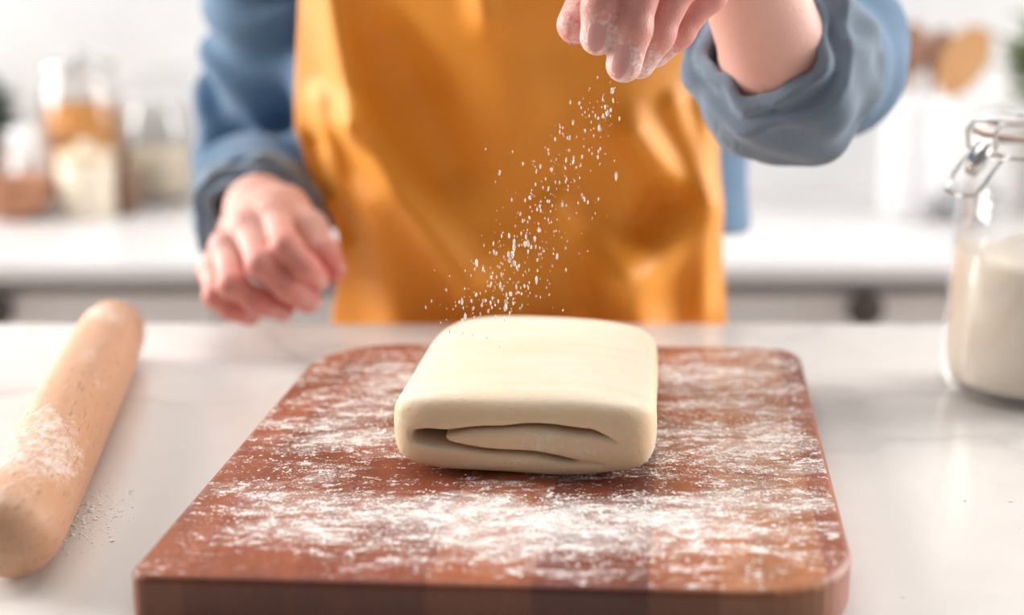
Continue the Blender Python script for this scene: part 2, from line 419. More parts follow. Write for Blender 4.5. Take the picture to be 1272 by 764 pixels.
for i in range(8):
    bm = src.copy()
    for xc, sgn in ((cuts[i], -1), (cuts[i+1], 1)):
        if abs(xc) > .2: continue
        g = bm.verts[:]+bm.edges[:]+bm.faces[:]
        bmesh.ops.bisect_plane(bm, geom=g, plane_co=(xc-sgn*.00002, 0, 0), plane_no=Vector((sgn, -sgn*sk, 0)).normalized(), clear_outer=True)
        bmesh.ops.holes_fill(bm, edges=[e for e in bm.edges if e.is_boundary], sides=0)
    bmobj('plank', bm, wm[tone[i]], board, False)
src.free()

# ------------------------------------------------------------------ dough
def make_dough():
    yaw = math.radians(-6); cx, cy = .0140, .769; hw, hd, hh = .0725, .094, .0195
    h = .0009; fl = Field((-.085, -.115, -.003), (.085, .115, .052), h)
    X, Y, Z = fl.pts((slice(None),)*3)
    x, y, z = np.broadcast_arrays(X, Y, Z)
    # each turn of the sheet has its own sag
    top = .0435 - .0022*(x/hw)**2 + .0004*np.sin(x*45+1+y*20) - .005*np.clip((y-.02)/.07, 0, 1)**2
    zc = top/2; hz = top/2
    wx = hw*(1 - .055*(y/hd)) + .0022*np.exp(-((y-.0)/.04)**2)*(x > 0)
    n = 2.6
    # rounded slab: superellipse in section, rounded plan
    sx = np.abs(x)/wx; sz = np.abs(z-zc)/hz
    lw = 1/(1+np.exp(-(z-zc)/.004)); sec = sx**(2.4+1.5*lw+0*x) + sz**(2.3+.7*lw)
    dsec = (sec**(1/3.2)-1)*.021
    yf = y + .006*(x/hw)**2*(y < 0) 
    dy = np.abs(yf)-hd
    back = np.where(y > 0, .03, .012)
    k = .016
    d = smax(dsec, dy - .0*back, k)
    # plan corners at the rear are round
    qx = np.maximum(np.abs(x)-(hw-.034), 0); qy = np.maximum(y-(hd-.034), 0)
    d = smax(d, np.sqrt(qx*qx+qy*qy)-.034, .01)
    fx = np.maximum(np.abs(x)-(hw-.026), 0); fy = np.maximum(-y-(hd-.026), 0)
    d = smax(d, np.sqrt(fx*fx+fy*fy)-.0265, .008)
    # creases between the folds, seen in the front face
    u = x/hw
    z1 = np.interp(u, [-.74, -.5, -.25, 0, .25, .5, .68], [.0215, .0240, .0268, .0285, .0282, .0262, .0220]) + .0003*np.sin(u*14)
    z2 = np.interp(u, [-.74, -.6, -.5, -.3, -.1, .1, .35, .6], [.0205, .0182, .0168, .0154, .0144, .0135, .0110, .0085]) + .0003*np.sin(u*11+1)
    w1 = .0007+.0008*np.exp(-((u+.66)/.09)**2)+.0003*np.clip(u, 0, 1)
    w2 = .0007+.0006*np.exp(-((u+.64)/.10)**2)
    w2 = w2-.0012*np.clip((u-.28)/.26, 0, 1); w1 = w1-.0010*np.clip((u-.5)/.18, 0, 1)
    e1 = np.maximum(np.maximum(-.74-u, u-.66), 0)*hw; e2 = np.maximum(np.maximum(-.74-u, u-.56), 0)*hw
    depth = np.maximum(y+hd-.055, 0)
    g1 = np.sqrt(np.maximum(np.abs(z-z1)-w1*.6, 0)**2+e1**2+depth**2)-w1
    g2 = np.sqrt(np.maximum(np.abs(z-z2)-w2*.6, 0)**2+e2**2+depth**2)-w2
    # tongue sits a little deeper than the outer turn
    tong = (z < z1) & (z > z2)
    d = smax(d, -g1, .0040); d = smax(d, -g2, .0040)
    # the dark pocket at the left end of the tongue
    gp = np.sqrt(((u+.635)*hw)**2*.16+(z-(z1+z2)/2)**2+depth**2)-.0013
    d = smax(d, -gp, .0028)
    ph = .0003*np.sin(x*90+y*40)*np.sin(z*110+2)
    d = d + ph
    d = np.maximum(d, -(z-.0004))
    V, Q = nets(fl, d.astype(np.float32))
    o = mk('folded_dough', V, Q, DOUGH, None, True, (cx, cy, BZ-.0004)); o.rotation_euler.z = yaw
    sm = o.modifiers.new('smooth', 'SMOOTH'); sm.factor = .5; sm.iterations = 3
    tag(o, 'pale folded slab of dough resting on the floury cutting board', 'dough')
make_dough()

# ------------------------------------------------------------------ rolling pin
def pin_flour(t):
    co = t.co((1, .6, 1)); n = t.noise(co, 24, 5, .6); n2 = t.noise(co, 260, 3, .7)
    g = t.n('SeparateXYZ', ins={0: t.n('NewGeometry').outputs[1]}).outputs[2]
    s = t.math('ADD', t.math('ADD', t.math('MULTIPLY', n, .8), t.math('MULTIPLY', n2, .5)), t.math('MULTIPLY', g, .12))
    return t.ramp(s, [(.76, (0, 0, 0)), (1.0, (.7, .7, .7))])
PINW = m_wood('beech', (.62, .33, .19), (.72, .42, .26), (1, .12, 1), 30, .5, pin_flour, True)
pa = np.array([-.2305, .598, TOP+.0238]); pb = np.array([-.2835, .985, TOP+.0238])
L = np.linalg.norm(pb-pa); r = .0238; re = .0216
prof = [(0, 0), (.006, .0004), (.012, .0022), (.0172, .006), (.0203, .0115), (re+.0008, .020), (re+.0014, .035), (r, .08), (r, L-.08), (re+.001, L-.03), (re-.0005, L-.016), (.0165, L-.006), (.011, L-.0015), (.005, L-.0002), (0, L)]
prof = [(rr, z) for rr, z in prof]
bm = bmesh.new()
po = lathe('rolling_pin', [(rr, 0+z) for rr, z in prof], PINW, None, 48)
for v in po.data.vertices: v.co = Vector((v.co.x, v.co.z, -v.co.y))     # run along local y
po.location = pa; po.rotation_euler.z = math.atan2(-(pb-pa)[0], (pb-pa)[1]); bm.free()
tag(po, 'beech wood rolling pin with rounded ends lying on the marble', 'rolling pin')

# ------------------------------------------------------------------ flour jar
JR = .0535
jl = np.array([.3385, .899, TOP])
jar = root('glass_jar', tuple(jl), 'large clip top glass jar half full of flour on the marble', 'jar')
outp = [(0, 0), (.040, 0), (.0465, .0015), (.0505, .006), (JR-.0005, .016), (JR, .03), (JR-.0002, .08), (.0525, .115), (.0495, .137), (.0455, .150), (.0425, .157), (.0415, .162), (.044, .164), (.0445, .168), (.043, .171)]
inp = [(.039, .171), (.0385, .160), (.0395, .154), (.043, .146), (.0468, .134), (.0498, .113), (.0508, .08), (.0508, .03), (.0495, .014), (.044, .008), (.03, .007), (0, .0075)]
lathe('glass_body', outp+inp, GLASS, jar, 72)
gk = lathe('rubber_gasket', [(.0392, .1712), (.0452, .1712), (.0458, .1725), (.0452, .1738), (.0392, .1738)], plain('gasket', (.62, .45, .36), .6), jar, 64, close=True)
lathe('glass_lid', [(0, .184), (.030, .1845), (.036, .187), (.040, .187), (.0435, .185), (.0445, .180), (.044, .1742), (.036, .1740), (.030, .178), (0, .179)], GLASS, jar, 72)
lathe('neck_wire', [(.0432+.0012*math.cos(a), .1605+.0012*math.sin(a)) for a in np.linspace(0, 2*math.pi, 9)[:-1]], STEEL, jar, 64, close=True)
def polar(a, r, z): return (r*math.cos(a), r*math.sin(a), z)
ca = math.radians(205)
ux, uy = math.cos(ca), math.sin(ca); tx, ty = -uy, ux
def J(r, s, z): return (ux*r+tx*s, uy*r+ty*s, z)
tube('lid_bail', [J(.044, -.012, .161), J(.052, -.012, .165), J(.054, -.012, .176), J(.050, -.011, .1815), J(.046, -.009, .1815), J(.0455, 0, .1815), J(.046, .009, .1815), J(.050, .011, .1815), J(.054, .012, .176), J(.052, .012, .165), J(.044, .012, .161)], .0013, STEEL, jar)
tube('clasp_lever', [J(.045, -.014, .162), J(.052, -.0145, .158), J(.060, -.0145, .148), J(.067, -.013, .139), J(.0685, 0, .137), J(.067, .013, .139), J(.060, .0145, .148), J(.052, .0145, .158), J(.045, .014, .162)], .0014, STEEL, jar)
tube('clasp_tab', [J(.050, 0, .168), J(.055, 0, .158), J(.060, 0, .150)], [.005, .006, .004], STEEL, jar, 8)
tube('hinge_wire', [J(-.044, -.012, .161), J(-.050, -.012, .166), J(-.050, -.012, .178), J(-.046, 0, .186), J(-.050, .012, .178), J(-.050, .012, .166), J(-.044, .012, .161)], .0013, STEEL, jar)
fp = [(0, .0082), (.03, .0078), (.0435, .0088), (.0488, .0145), (.0501, .03), (.0501, .0905)]
JARFLOUR = plain('jar_flour', (.86, .77, .66), 1)
fo = lathe('jar_flour', fp + [(.046, .0945), (.036, .0965), (.025, .0985), (.012, .098), (0, .0975)], JARFLOUR, None, 64, loc=tuple(jl))
for v in fo.data.vertices:
    if v.co.z > .09: v.co.z += .0022*math.sin(v.co.x*120+1)+.002*math.sin(v.co.y*90)
tag(fo, 'white flour heaped inside the clip top glass jar', 'flour', kind='stuff')

# ------------------------------------------------------------------ person
PR = np.array([0, 1.21, 0])
person = root('person', tuple(PR), 'person in blue denim shirt and mustard apron sprinkling flour from a raised hand', 'person')
Z3 = lambda t: U(*t)
# raised hand (over the dough)
RH = dict(wrist=(912, -75, .785), fore=(968, 80, .86), elbow=(1022, 85, .97),
  fingers=[  # MCP, PIP, DIP, tip ; radii
    [(790, -135, .735), (757, -42, .712), (747, 8, .714), (742, 47, .719)],
    [(820, -125, .730), (803, -32, .712), (785, 36, .715), (775, 80, .720)],
    [(850, -108, .738), (846, -24, .724), (815, 43, .729), (794, 78, .735)],
    [(878, -85, .750), (881, -8, .740), (842, 40, .744), (814, 66, .750)]],
  frad=[(.0105, .0100, .0091, .0080), (.0108, .0102, .0093, .0084), (.0104, .0098, .0088, .0076), (.0095, .0088, .0079, .0068)],
  thumb=[(868, -70, .772), (800, -75, .782), (742, -20, .768), (715, 31, .756)], trad=(.0165, .0135, .0108, .0092))
LH = dict(wrist=(321, 258, 1.10), fore=(316, 262, 1.16), elbow=None,
  fingers=[
    [(340, 268, 1.035), (355, 306, .998), (378, 332, 1.0), (393, 345, 1.012)],
    [(308, 283, 1.033), (325, 328, .998), (357, 356, 1.003), (383, 373, 1.012)],
    [(282, 307, 1.036), (289, 353, 1.005), (319, 374, 1.01), (351, 384, 1.02)],
    [(266, 336, 1.042), (269, 367, 1.015), (288, 383, 1.018), (310, 391, 1.026)]],
  frad=[(.0115, .0104, .0094, .0084), (.0118, .0106, .0095, .0085), (.0112, .0100, .0090, .0080), (.0102, .0090, .0080, .0072)],
  thumb=[(354, 262, 1.075), (384, 284, 1.052), (403, 313, 1.036), (413, 335, 1.030)], trad=(.0165, .0128, .0105, .0088))
RELB = U(1022, 85, .97); LELB = np.array([-.232, 1.31, .985])
RSH = np.array([.175, 1.21, 1.335]); LSH = np.array([-.175, 1.21, 1.335])
def hand_mesh(H, h, elbow, rf):
    w = Z3(H['wrist']); fo = Z3(H['fore']); fs = [[Z3(j) for j in f] for f in H['fingers']]; th = [Z3(j) for j in H['thumb']]
    allp = np.array([w, fo, elbow]+sum(fs, [])+th)
    lo = allp.min(0)-.025; hi = allp.max(0)+.025
    lo = np.maximum(lo, np.array([w, fo]+sum(fs, [])+th).min(0)-.05); hi = np.minimum(hi, np.array([w, fo]+sum(fs, [])+th).max(0)+.05)
    fl = Field(lo, hi, h)
    palm = fl.empty()
    fl.cone(palm, elbow, fo, rf[0], rf[1], .006); fl.cone(palm, fo, w, rf[1], rf[2], .012)
    for f, r in zip(fs, H['frad']):
        fl.cone(palm, w*.93+f[0]*.07, f[0], .0165, r[0]*.98, .012)
    for a, b in zip(range(3), range(1, 4)):
        fl.cone(palm, fs[a][0]*.85+w*.15, fs[b][0]*.85+w*.15, .0095, .0095, .006)
        fl.cone(palm, fs[a][0]*.45+w*.55, fs[b][0]*.45+w*.55, .013, .013, .006)
    fl.cone(palm, w*.8+th[0]*.2, th[0], .018, H['trad'][0], .012); fl.cone(palm, th[0], th[1], H['trad'][0], H['trad'][1], .010)
    fl.cone(palm, th[0], fs[0][0]*.6+w*.4, .013, .011, .012)
    allf = fl.empty()
    for f, r in zip(fs, H['frad']):
        one = fl.empty()
        for i in range(3): fl.cone(one, f[i], f[i+1], r[i]*(.97 if i else 1), r[i+1]*.97, .0045)
        for i in (0, 1, 2): fl.cone(one, f[i], f[i]+1e-5, r[i]*1.03, r[i]*1.03, .004)
        # fleshy finger pad, opposite the nail
        m = (f[2]*.3+f[3]*.7); fl.cone(one, f[2]*.6+f[3]*.4, f[3], r[3]*1.0, r[3]*1.0, .004)
        allf = smin(allf, one, .0010)
    one = fl.empty()
    for i in (1, 2): fl.cone(one, th[i], th[i+1], H['trad'][i]*(1 if i == 1 else .97), H['trad'][i+1], .004)
    fl.cone(one, th[2], th[2]+1e-5, H['trad'][2]*1.03, H['trad'][2]*1.03, .004)
    fl.cone(one, th[2]*.35+th[3]*.65, th[3], H['trad'][3]*1.1, H['trad'][3]*1.0, .004)
    allf = smin(allf, one, .0010)
    tot = smin(palm, allf, .007)
    V, Q = nets(fl, tot)
    # warm blood colour at joints, tips and the sides of the fingers
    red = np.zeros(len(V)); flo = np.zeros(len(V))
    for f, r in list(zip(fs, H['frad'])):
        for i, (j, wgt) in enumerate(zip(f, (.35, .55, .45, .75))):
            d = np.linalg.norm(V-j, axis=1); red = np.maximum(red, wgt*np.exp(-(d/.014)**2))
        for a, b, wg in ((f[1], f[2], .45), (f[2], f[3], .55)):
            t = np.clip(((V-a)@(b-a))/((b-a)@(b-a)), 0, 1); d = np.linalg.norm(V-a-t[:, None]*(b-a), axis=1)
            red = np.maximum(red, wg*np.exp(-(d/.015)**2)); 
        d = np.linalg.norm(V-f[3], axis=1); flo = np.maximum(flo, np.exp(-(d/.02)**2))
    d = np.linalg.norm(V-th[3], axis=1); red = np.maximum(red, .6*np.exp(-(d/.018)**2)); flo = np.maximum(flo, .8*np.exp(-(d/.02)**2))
    return V, Q, red, flo
NAIL = plain('fingernail', (.76, .36, .32), .35)
def nail(f, r, dors, parent, lenk=(.30, 1.03), wk=.56):
    a, b = np.array(f[2]), np.array(f[3]); ax = (b-a)/np.linalg.norm(b-a)
    dors = dors-ax*(dors@ax); dors /= np.linalg.norm(dors); sd = np.cross(ax, dors)
    L = np.linalg.norm(b-a)+r[3]*.75; V = []; nu, nv = 11, 11
    for i in range(nv):
        v = i/(nv-1); s = L*(lenk[0]+(lenk[1]-lenk[0])*v)
        wv = wk*(1-.8*max(0, (v-.62)/.38)**2.4)*(1-.7*max(0, (.30-v)/.30)**2.2)
        t = min(1, s/np.linalg.norm(b-a)); rr = r[2]+(r[3]-r[2])*t; over = max(0, s-np.linalg.norm(b-a))
        rad = math.sqrt(max(rr*rr-(over*.75)**2, (rr*.55)**2))
        for j in range(nu):
            th = (j/(nu-1)*2-1)*wv
            V.append(a+ax*s+(rad*1.03+.0003)*(math.cos(th)*dors+math.sin(th)*sd))
    F = [(i*nu+j, i*nu+j+1, (i+1)*nu+j+1, (i+1)*nu+j) for i in range(nv-1) for j in range(nu-1)]
    o = mk('fingernail', V, F, NAIL, parent, True, off=PR)
    m = o.modifiers.new('solid', 'SOLIDIFY'); m.thickness = .0007; m.offset = 0
    sub(o, 1)
def build_body():
    fl = Field((-.36, .86, -.0), (.36, 1.42, 1.68), .008); b = fl.empty()
    C = lambda p, q, ra, rb, k=.03: fl.cone(b, p, q, ra, rb, k, .03)
    y = 1.21
    C((-.05, y+.03, 1.00), (.05, y+.03, 1.00), .085, .085); C((0, y+.03, .98), (0, y+.03, 1.16), .09, .085); C((-.05, y+.02, 1.18), (.05, y+.02, 1.18), .08, .08)
    C((-.08, y+.03, 1.28), (.08, y+.03, 1.28), .062, .062); C((-.13, y+.025, 1.335), (.13, y+.025, 1.335), .034, .034); C((0, y+.025, 1.32), (0, y-.005, 1.46), .05, .048)
    C(LSH, LELB, .036, .027); C(RSH, RELB, .036, .028); C(LELB, U(316, 262, 1.16), .027, .026)
    for s in (-1, 1):
        hip = (s*.07, y, .88); kn = (s*.085, y-.01, .48); an = (s*.09, y+.02, .09)
        C(hip, kn, .068, .052); C(kn, an, .05, .032); C(an, (s*.095, y-.10, .035), .033, .026)
    # head, looking down at the dough
    fl.ell(b, (0, y-.025, 1.555), (.073, .092, .098), .02, .03); fl.ell(b, (0, y-.055, 1.50), (.05, .06, .06), .02, .03)
    C((0, y-.118, 1.545), (0, y-.135, 1.515), .009, .013, .01)
    for s in (-1, 1):
        fl.ell(b, (s*.074, y-.02, 1.53), (.012, .02, .03), .006, .02); fl.ell(b, (s*.03, y-.098, 1.545), (.014, .012, .010), .006, .02)
    C((-.02, y-.108, 1.485), (.02, y-.108, 1.485), .009, .009, .006)
    return nets(fl, b)
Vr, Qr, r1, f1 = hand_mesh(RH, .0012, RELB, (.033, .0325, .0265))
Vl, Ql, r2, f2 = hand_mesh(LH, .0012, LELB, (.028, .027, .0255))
Vb, Qb = build_body()
Vall = np.concatenate([Vr, Vl, Vb]); Qall = np.concatenate([Qr, Ql+len(Vr), Qb+len(Vr)+len(Vl)])
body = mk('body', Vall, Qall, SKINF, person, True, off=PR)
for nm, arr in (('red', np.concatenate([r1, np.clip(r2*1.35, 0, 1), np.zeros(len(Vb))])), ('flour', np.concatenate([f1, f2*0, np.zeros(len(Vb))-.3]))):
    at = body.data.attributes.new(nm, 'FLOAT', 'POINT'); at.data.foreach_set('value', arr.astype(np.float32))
sm = body.modifiers.new('smooth', 'SMOOTH'); sm.factor = .5; sm.iterations = 2
cpos = np.array([0, 0, CAMH])
for i, (f, r) in enumerate(zip(RH['fingers'], RH['frad'])):
    F = [Z3(j) for j in f]; d = np.array([-.30 if i else -.12, -.96, .15]); nail(F, r, d, body)
for f, r in zip(LH['fingers'], LH['frad']):
    F = [Z3(j) for j in f]; d = F[2]-(F[1]+F[3])/2; nail(F, r, d+np.array([0, -.002, .002]), body, wk=.55)
T = [Z3(j) for j in LH['thumb']]; nail(T, LH['trad'], np.array([.9, -.3, .4]), body)
T = [Z3(j) for j in RH['thumb']]; nail(T, RH['trad'], np.array([.35, .95, -.1]), body, wk=.5)
# eyes and hair (the head is above the picture)
HAIR = m_wood('hair', (.09, .05, .03), (.14, .08, .05), (1, 1, .2), 60, .5)
flh = Field((-.12, 1.08, 1.36), (.12, 1.36, 1.70), .006); hb = flh.empty()
flh.ell(hb, (0, 1.215, 1.575), (.085, .098, .098), .02, .03); flh.ell(hb, (0, 1.27, 1.50), (.07, .05, .10), .03, .03)
X, Y, Z = flh.pts((slice(None),)*3)
hb = smax(hb, (1.15-Y)-.35*np.maximum(Z-1.57, 0)*2+0*X, .02)
Vh, Qh = nets(flh, hb.astype(np.float32)); mk('hair', Vh, Qh, HAIR, person, True, off=PR)
EYE = plain('eye', (.85, .83, .8), .15)
for s in (-1, 1):
    bm = bmesh.new(); bmesh.ops.create_uvsphere(bm, u_segments=12, v_segments=8, radius=.011); bmobj('eye', bm, EYE, body, True, (s*.03, -.098, 1.545))
# trousers
TROU = plain('trouser_cloth', (.05, .06, .09), .85)
ft = Field((-.22, 1.02, .05), (.22, 1.40, 1.02), .007); tb = ft.empty()
for s in (-1, 1):
    ft.cone(tb, (s*.075, 1.21, .88), (s*.085, 1.20, .48), .078, .066, .03, .03); ft.cone(tb, (s*.085, 1.20, .48), (s*.09, 1.23, .12), .067, .055, .03, .03)
ft.cone(tb, (-.05, 1.235, .95), (.05, 1.235, .95), .09, .09, .03, .03)
V, Q = nets(ft, tb); mk('trousers', V, Q, TROU, person, True, off=PR)
SHOE = plain('shoe_leather', (.08, .07, .07), .5)
for s in (-1, 1):
    fs_ = Field((s*.095-.06, .99, 0), (s*.095+.06, 1.31, .12), .005); sb = fs_.empty()
    fs_.cone(sb, (s*.09, 1.25, .05), (s*.097, 1.09, .035), .042, .040, .02); X, Y, Z = fs_.pts((slice(None),)*3)
    sb = np.maximum(sb, .006-Z+0*X+0*Y); V, Q = nets(fs_, sb.astype(np.float32)); mk('shoe', V, Q, SHOE, person, True, off=PR+np.array([0, 0, .006]))

# shirt
def unit(v): return v/np.linalg.norm(v)
RM = U(965, 76, .868); rax = unit(U(912, -75, .785)-U(1040, 100, .97)); 
LM = U(318, 262, 1.13); lax = unit(U(320, 268, 1.09)-LELB)
def build_shirt():
    fl = Field((-.37, .85, .90), (.37, 1.43, 1.45), .004); b = fl.empty(); y = 1.237
    C = lambda p, q, ra, rb, k=.03: fl.cone(b, p, q, ra, rb, k, .03)
    C((-.098, y, .90), (.100, y, .90), .104, .104, .04); C((-.09, y, 1.06), (.093, y, 1.06), .10, .10, .04); C((0, y, .9), (0, y, 1.2), .106, .10, .04)
    for sx_ in (.116,): C((sx_, y-.01, .90), (sx_*.95, y-.01, 1.12), .09, .085, .04)
    C((-.075, y, 1.2), (.075, y, 1.2), .095, .095, .05); C((-.10, y, 1.30), (.10, y, 1.30), .085, .085, .05); C((-.155, y, 1.345), (.155, y, 1.345), .055, .055, .04)
    C(LSH, (LSH+LELB)/2, .060, .056, .03); C((LSH+LELB)/2, LELB, .056, .054, .03)
    C(RSH, (RSH+RELB)/2+np.array([.01, 0, 0]), .060, .056, .03); C((RSH+RELB)/2+np.array([.01, 0, 0]), RELB+np.array([.010, .025, .008]), .055, .047, .03)
    X, Y, Z = fl.pts((slice(None),)*3)
    def sleeve(p, q, ra, rb, inner):
        nonlocal b
        s = fl.empty(); fl.cone(s, p, q, ra, rb, .01, .03)
        ax = unit(np.array(q)-np.array(p)); m = np.array(q)-ax*.0
        pl = (X-m[0])*ax[0]+(Y-m[1])*ax[1]+(Z-m[2])*ax[2]
        s = np.maximum(s, pl); hole = fl.empty(); fl.cone(hole, np.array(q)-ax*.06, np.array(q)+ax*.05, inner, inner, .01, .03)
        b = smin(b, s, .02); b = np.maximum(b, -hole)
    sleeve(RELB+np.array([.010, .015, 0]), RM+rax*.01, .050, .046, .041); sleeve(LELB, LM, .054, .045, .039)
    # folds: rings of cloth slipping along the arms, soft drapes on the trunk
    def folds(p, q, lam, amp, seed, R):
        ax = unit(np.array(q)-np.array(p)); s = (X-p[0])*ax[0]+(Y-p[1])*ax[1]+(Z-p[2])*ax[2]
        L = np.linalg.norm(np.array(q)-np.array(p)); t = np.clip(s, 0, L)
        rho = np.sqrt((X-p[0]-t*ax[0])**2+(Y-p[1]-t*ax[1])**2+(Z-p[2]-t*ax[2])**2)
        wgt = np.exp(-np.maximum(rho-R, 0)**2/.02**2)*np.clip((s+.03)/.05, 0, 1)*np.clip((L+.04-s)/.05, 0, 1)
        ph = s/lam*6.283+2.2*np.sin(X*38+seed)+1.8*np.sin(Z*29+seed*2)+1.5*np.sin(Y*33+seed)
        return amp*wgt*np.sin(ph)*(.6+.4*np.sin(X*25+Z*31+seed))
    dsp = folds(LSH+(LELB-LSH)*.25, LELB, .060, .0125, 1.0, .06)+folds(RSH, RELB, .06, .006, 2.2, .06)+folds(RELB, RM, .05, .004, .7, .055)+folds(LELB, LM, .045, .006, 3.0, .055)
    dsp = dsp+.003*np.sin(X*55+9*np.sin(Z*9))*(np.abs(X) < .16)
    b = b+dsp
    b = smax(b, .955+.012*np.sin(X*20)-Z+0*Y+.0*X, .006) if True else b
    neck = fl.empty(); fl.cone(neck, (0, 1.20, 1.36), (0, 1.19, 1.47), .058, .07, .01, .02); b = np.maximum(b, -neck)
    return nets(fl, b.astype(np.float32))
V, Q = build_shirt(); shirt = mk('shirt', V, Q, DENIM, person, True, off=PR)
def cuff(c, ax, Rm, t, Lh, seed, el=1.0, flare=0.0):
    lo = c-.09; hi = c+.09; fl = Field(lo, hi, .0022); X, Y, Z = fl.pts((slice(None),)*3)
    e1 = unit(np.cross(ax, [0, 0, 1.])); e2 = np.cross(e1, ax)
    x, y, z = X-c[0], Y-c[1], Z-c[2]
    s = x*ax[0]+y*ax[1]+z*ax[2]; a = x*e1[0]+y*e1[1]+z*e1[2]; b_ = (x*e2[0]+y*e2[1]+z*e2[2])/el
    th = np.arctan2(b_, a); rho = np.sqrt(a*a+b_*b_)
    R = Rm+flare*s+.0035*np.sin(2*th+seed)+.0025*np.sin(5*th+seed*2+s*60)+.0012*np.sin(9*th-s*160+seed)
    s2 = s+.004*np.sin(2*th+seed*3)
    # three turns of rolled cloth
    tt = t*(1+.18*np.sin(s2/Lh*4.0+1.0+.8*np.sin(3*th)))
    q1 = np.abs(rho-R)-tt+.003; q2 = np.abs(s2)-Lh+.003
    d = np.sqrt(np.maximum(q1, 0)**2+np.maximum(q2, 0)**2)+np.minimum(np.maximum(q1, q2), 0)-.003
    # the next turn of the roll peeps out under the first
    q1 = np.abs(rho-R+t*1.1)-t*.42; q2 = np.abs(s2-Lh*.35+.003*np.sin(3*th+seed))-Lh*.95
    d = np.minimum(d, np.sqrt(np.maximum(q1, 0)**2+np.maximum(q2, 0)**2)+np.minimum(np.maximum(q1, q2), 0)-.0012)
    d = d+.0012*np.sin(7*th+s*90+3*np.sin(2*th+seed))*np.clip((rho-R)/.006, 0, 1)
    V, Q = nets(fl, d.astype(np.float32)); mk('cuff', V, Q, CUFF, shirt, True, off=PR)
cuff(RM, rax, .0475, .0080, .024, .6, 1.12, -.12)
cuff(LM-lax*.006, lax, .0405, .0065, .020, 2.0, 1.0, 0)

# apron
def build_apron():
    zs = np.linspace(.60, 1.16, 150); us = np.linspace(0, 1, 190)
    def edge(pts, Z=1.15):
        P = [U(px, py, Z) for px, py in pts]; P = sorted([(p[2], p[0]) for p in P]); return [p[0] for p in P], [p[1] for p in P]
    le = edge([(389, -40), (385, 0), (374, 100), (371, 160), (388, 220), (412, 270), (426, 320), (410, 400), (402, 480)]); ri = edge([(868, -40), (872, 0), (880, 100), (885, 160), (890, 230), (898, 300), (908, 400), (915, 480)])
    RID = [  # ridge lines: px0,py0,px1,py1,width m,height m
        (420, -40, 450, 140, .014, .010), (450, 140, 580, 340, .016, .010), (405, 120, 420, 240, .010, .006), (470, 250, 500, 420, .02, .008),
        (780, 150, 830, 215, .013, .010), (800, 330, 880, 260, .02, .010), (770, 340, 800, 420, .02, .009), (690, 250, 760, 330, .016, .006), (610, 330, 640, 420, .02, .004),
        (870, 120, 880, 400, .012, .006), (830, 120, 870, 240, .01, .005), (600, -60, 608, 12, .012, .008),
        (815, 235, 800, 280, .016, -.007), (560, 100, 640, 230, .05, -.010), (500, 40, 560, 200, .025, -.008), (700, 60, 730, 250, .03, -.008), (395, 180, 430, 290, .012, -.006), (720, 290, 740, 400, .012, -.004)]
    SEG = []
    for a, b_, c, d, w, h in RID:
        p, q = U(a, b_, 1.13), U(c, d, 1.13); SEG.append((p[0], p[2], q[0], q[2], w, h))
    V = []
    for z in zs:
        xl = np.interp(z, *le); xr = np.interp(z, *ri)
        for u in us:
            x = xl+(xr-xl)*u
            y = 1.089+1.9*x*x - .012*math.exp(-((z-1.03)/.09)**2)*math.exp(-(x/.12)**2)
            y -= .26*max(0, z-.93)*math.exp(-(x/.15)**2)       # leaning over the worktop
            for ax_, az, bx, bz, w, h in SEG:
                dx, dz = bx-ax_, bz-az; t = max(0, min(1, ((x-ax_)*dx+(z-az)*dz)/(dx*dx+dz*dz)))
                d2 = (x-ax_-t*dx)**2+(z-az-t*dz)**2
                y -= 2.3*h*math.exp(-d2/(w*w))
            V.append((x, y, z))
    n = len(us)
    F = [(i*n+j, i*n+j+1, (i+1)*n+j+1, (i+1)*n+j) for i in range(len(zs)-1) for j in range(n-1)]
    o = mk('apron', V, F, APRON, person, True, off=PR)
    m = o.modifiers.new('solid', 'SOLIDIFY'); m.thickness = .0016; m.offset = 1
    for s in (-1, 1):       # bib straps running up to the neck
        tube('apron_strap', [np.array(p)-PR for p in ((s*.09, 1.062, 1.155), (s*.085, 1.105, 1.26), (s*.07, 1.135, 1.37), (s*.055, 1.21, 1.41))], .006, APRON, o)
    return o
build_apron()

# ------------------------------------------------------------------ loose flour
def grains(name, pts, sizes, stretch, label):
    tb_ = bmesh.new(); bmesh.ops.create_icosphere(tb_, subdivisions=1, radius=1); tb_.verts.index_update()
    base = [tuple(v.co) for v in tb_.verts]; fc = [tuple(v.index for v in f.verts) for f in tb_.faces]; tb_.free()
    B = np.array(base, float); nb = len(B); pts = np.asarray(pts); N = len(pts)
    jit = RNG.uniform(.6, 1.3, (N, nb, 1)); st = np.ones((N, 1, 3)); st[:, 0, 2] = stretch
    ang = RNG.uniform(0, 6.28, N); c, s = np.cos(ang), np.sin(ang)
    P = B[None]*jit*np.asarray(sizes)[:, None, None]*st
    Xr = P[..., 0]*c[:, None]-P[..., 1]*s[:, None]; Yr = P[..., 0]*s[:, None]+P[..., 1]*c[:, None]
    P = np.stack([Xr, Yr, P[..., 2]], -1)+pts[:, None, :]
    Fc = (np.array(fc)[None]+(np.arange(N)*nb)[:, None, None]).reshape(-1, 3)
    o = mk(name, P.reshape(-1, 3), Fc, FLOUR, None, False); tag(o, label, 'flour', kind='stuff'); return o
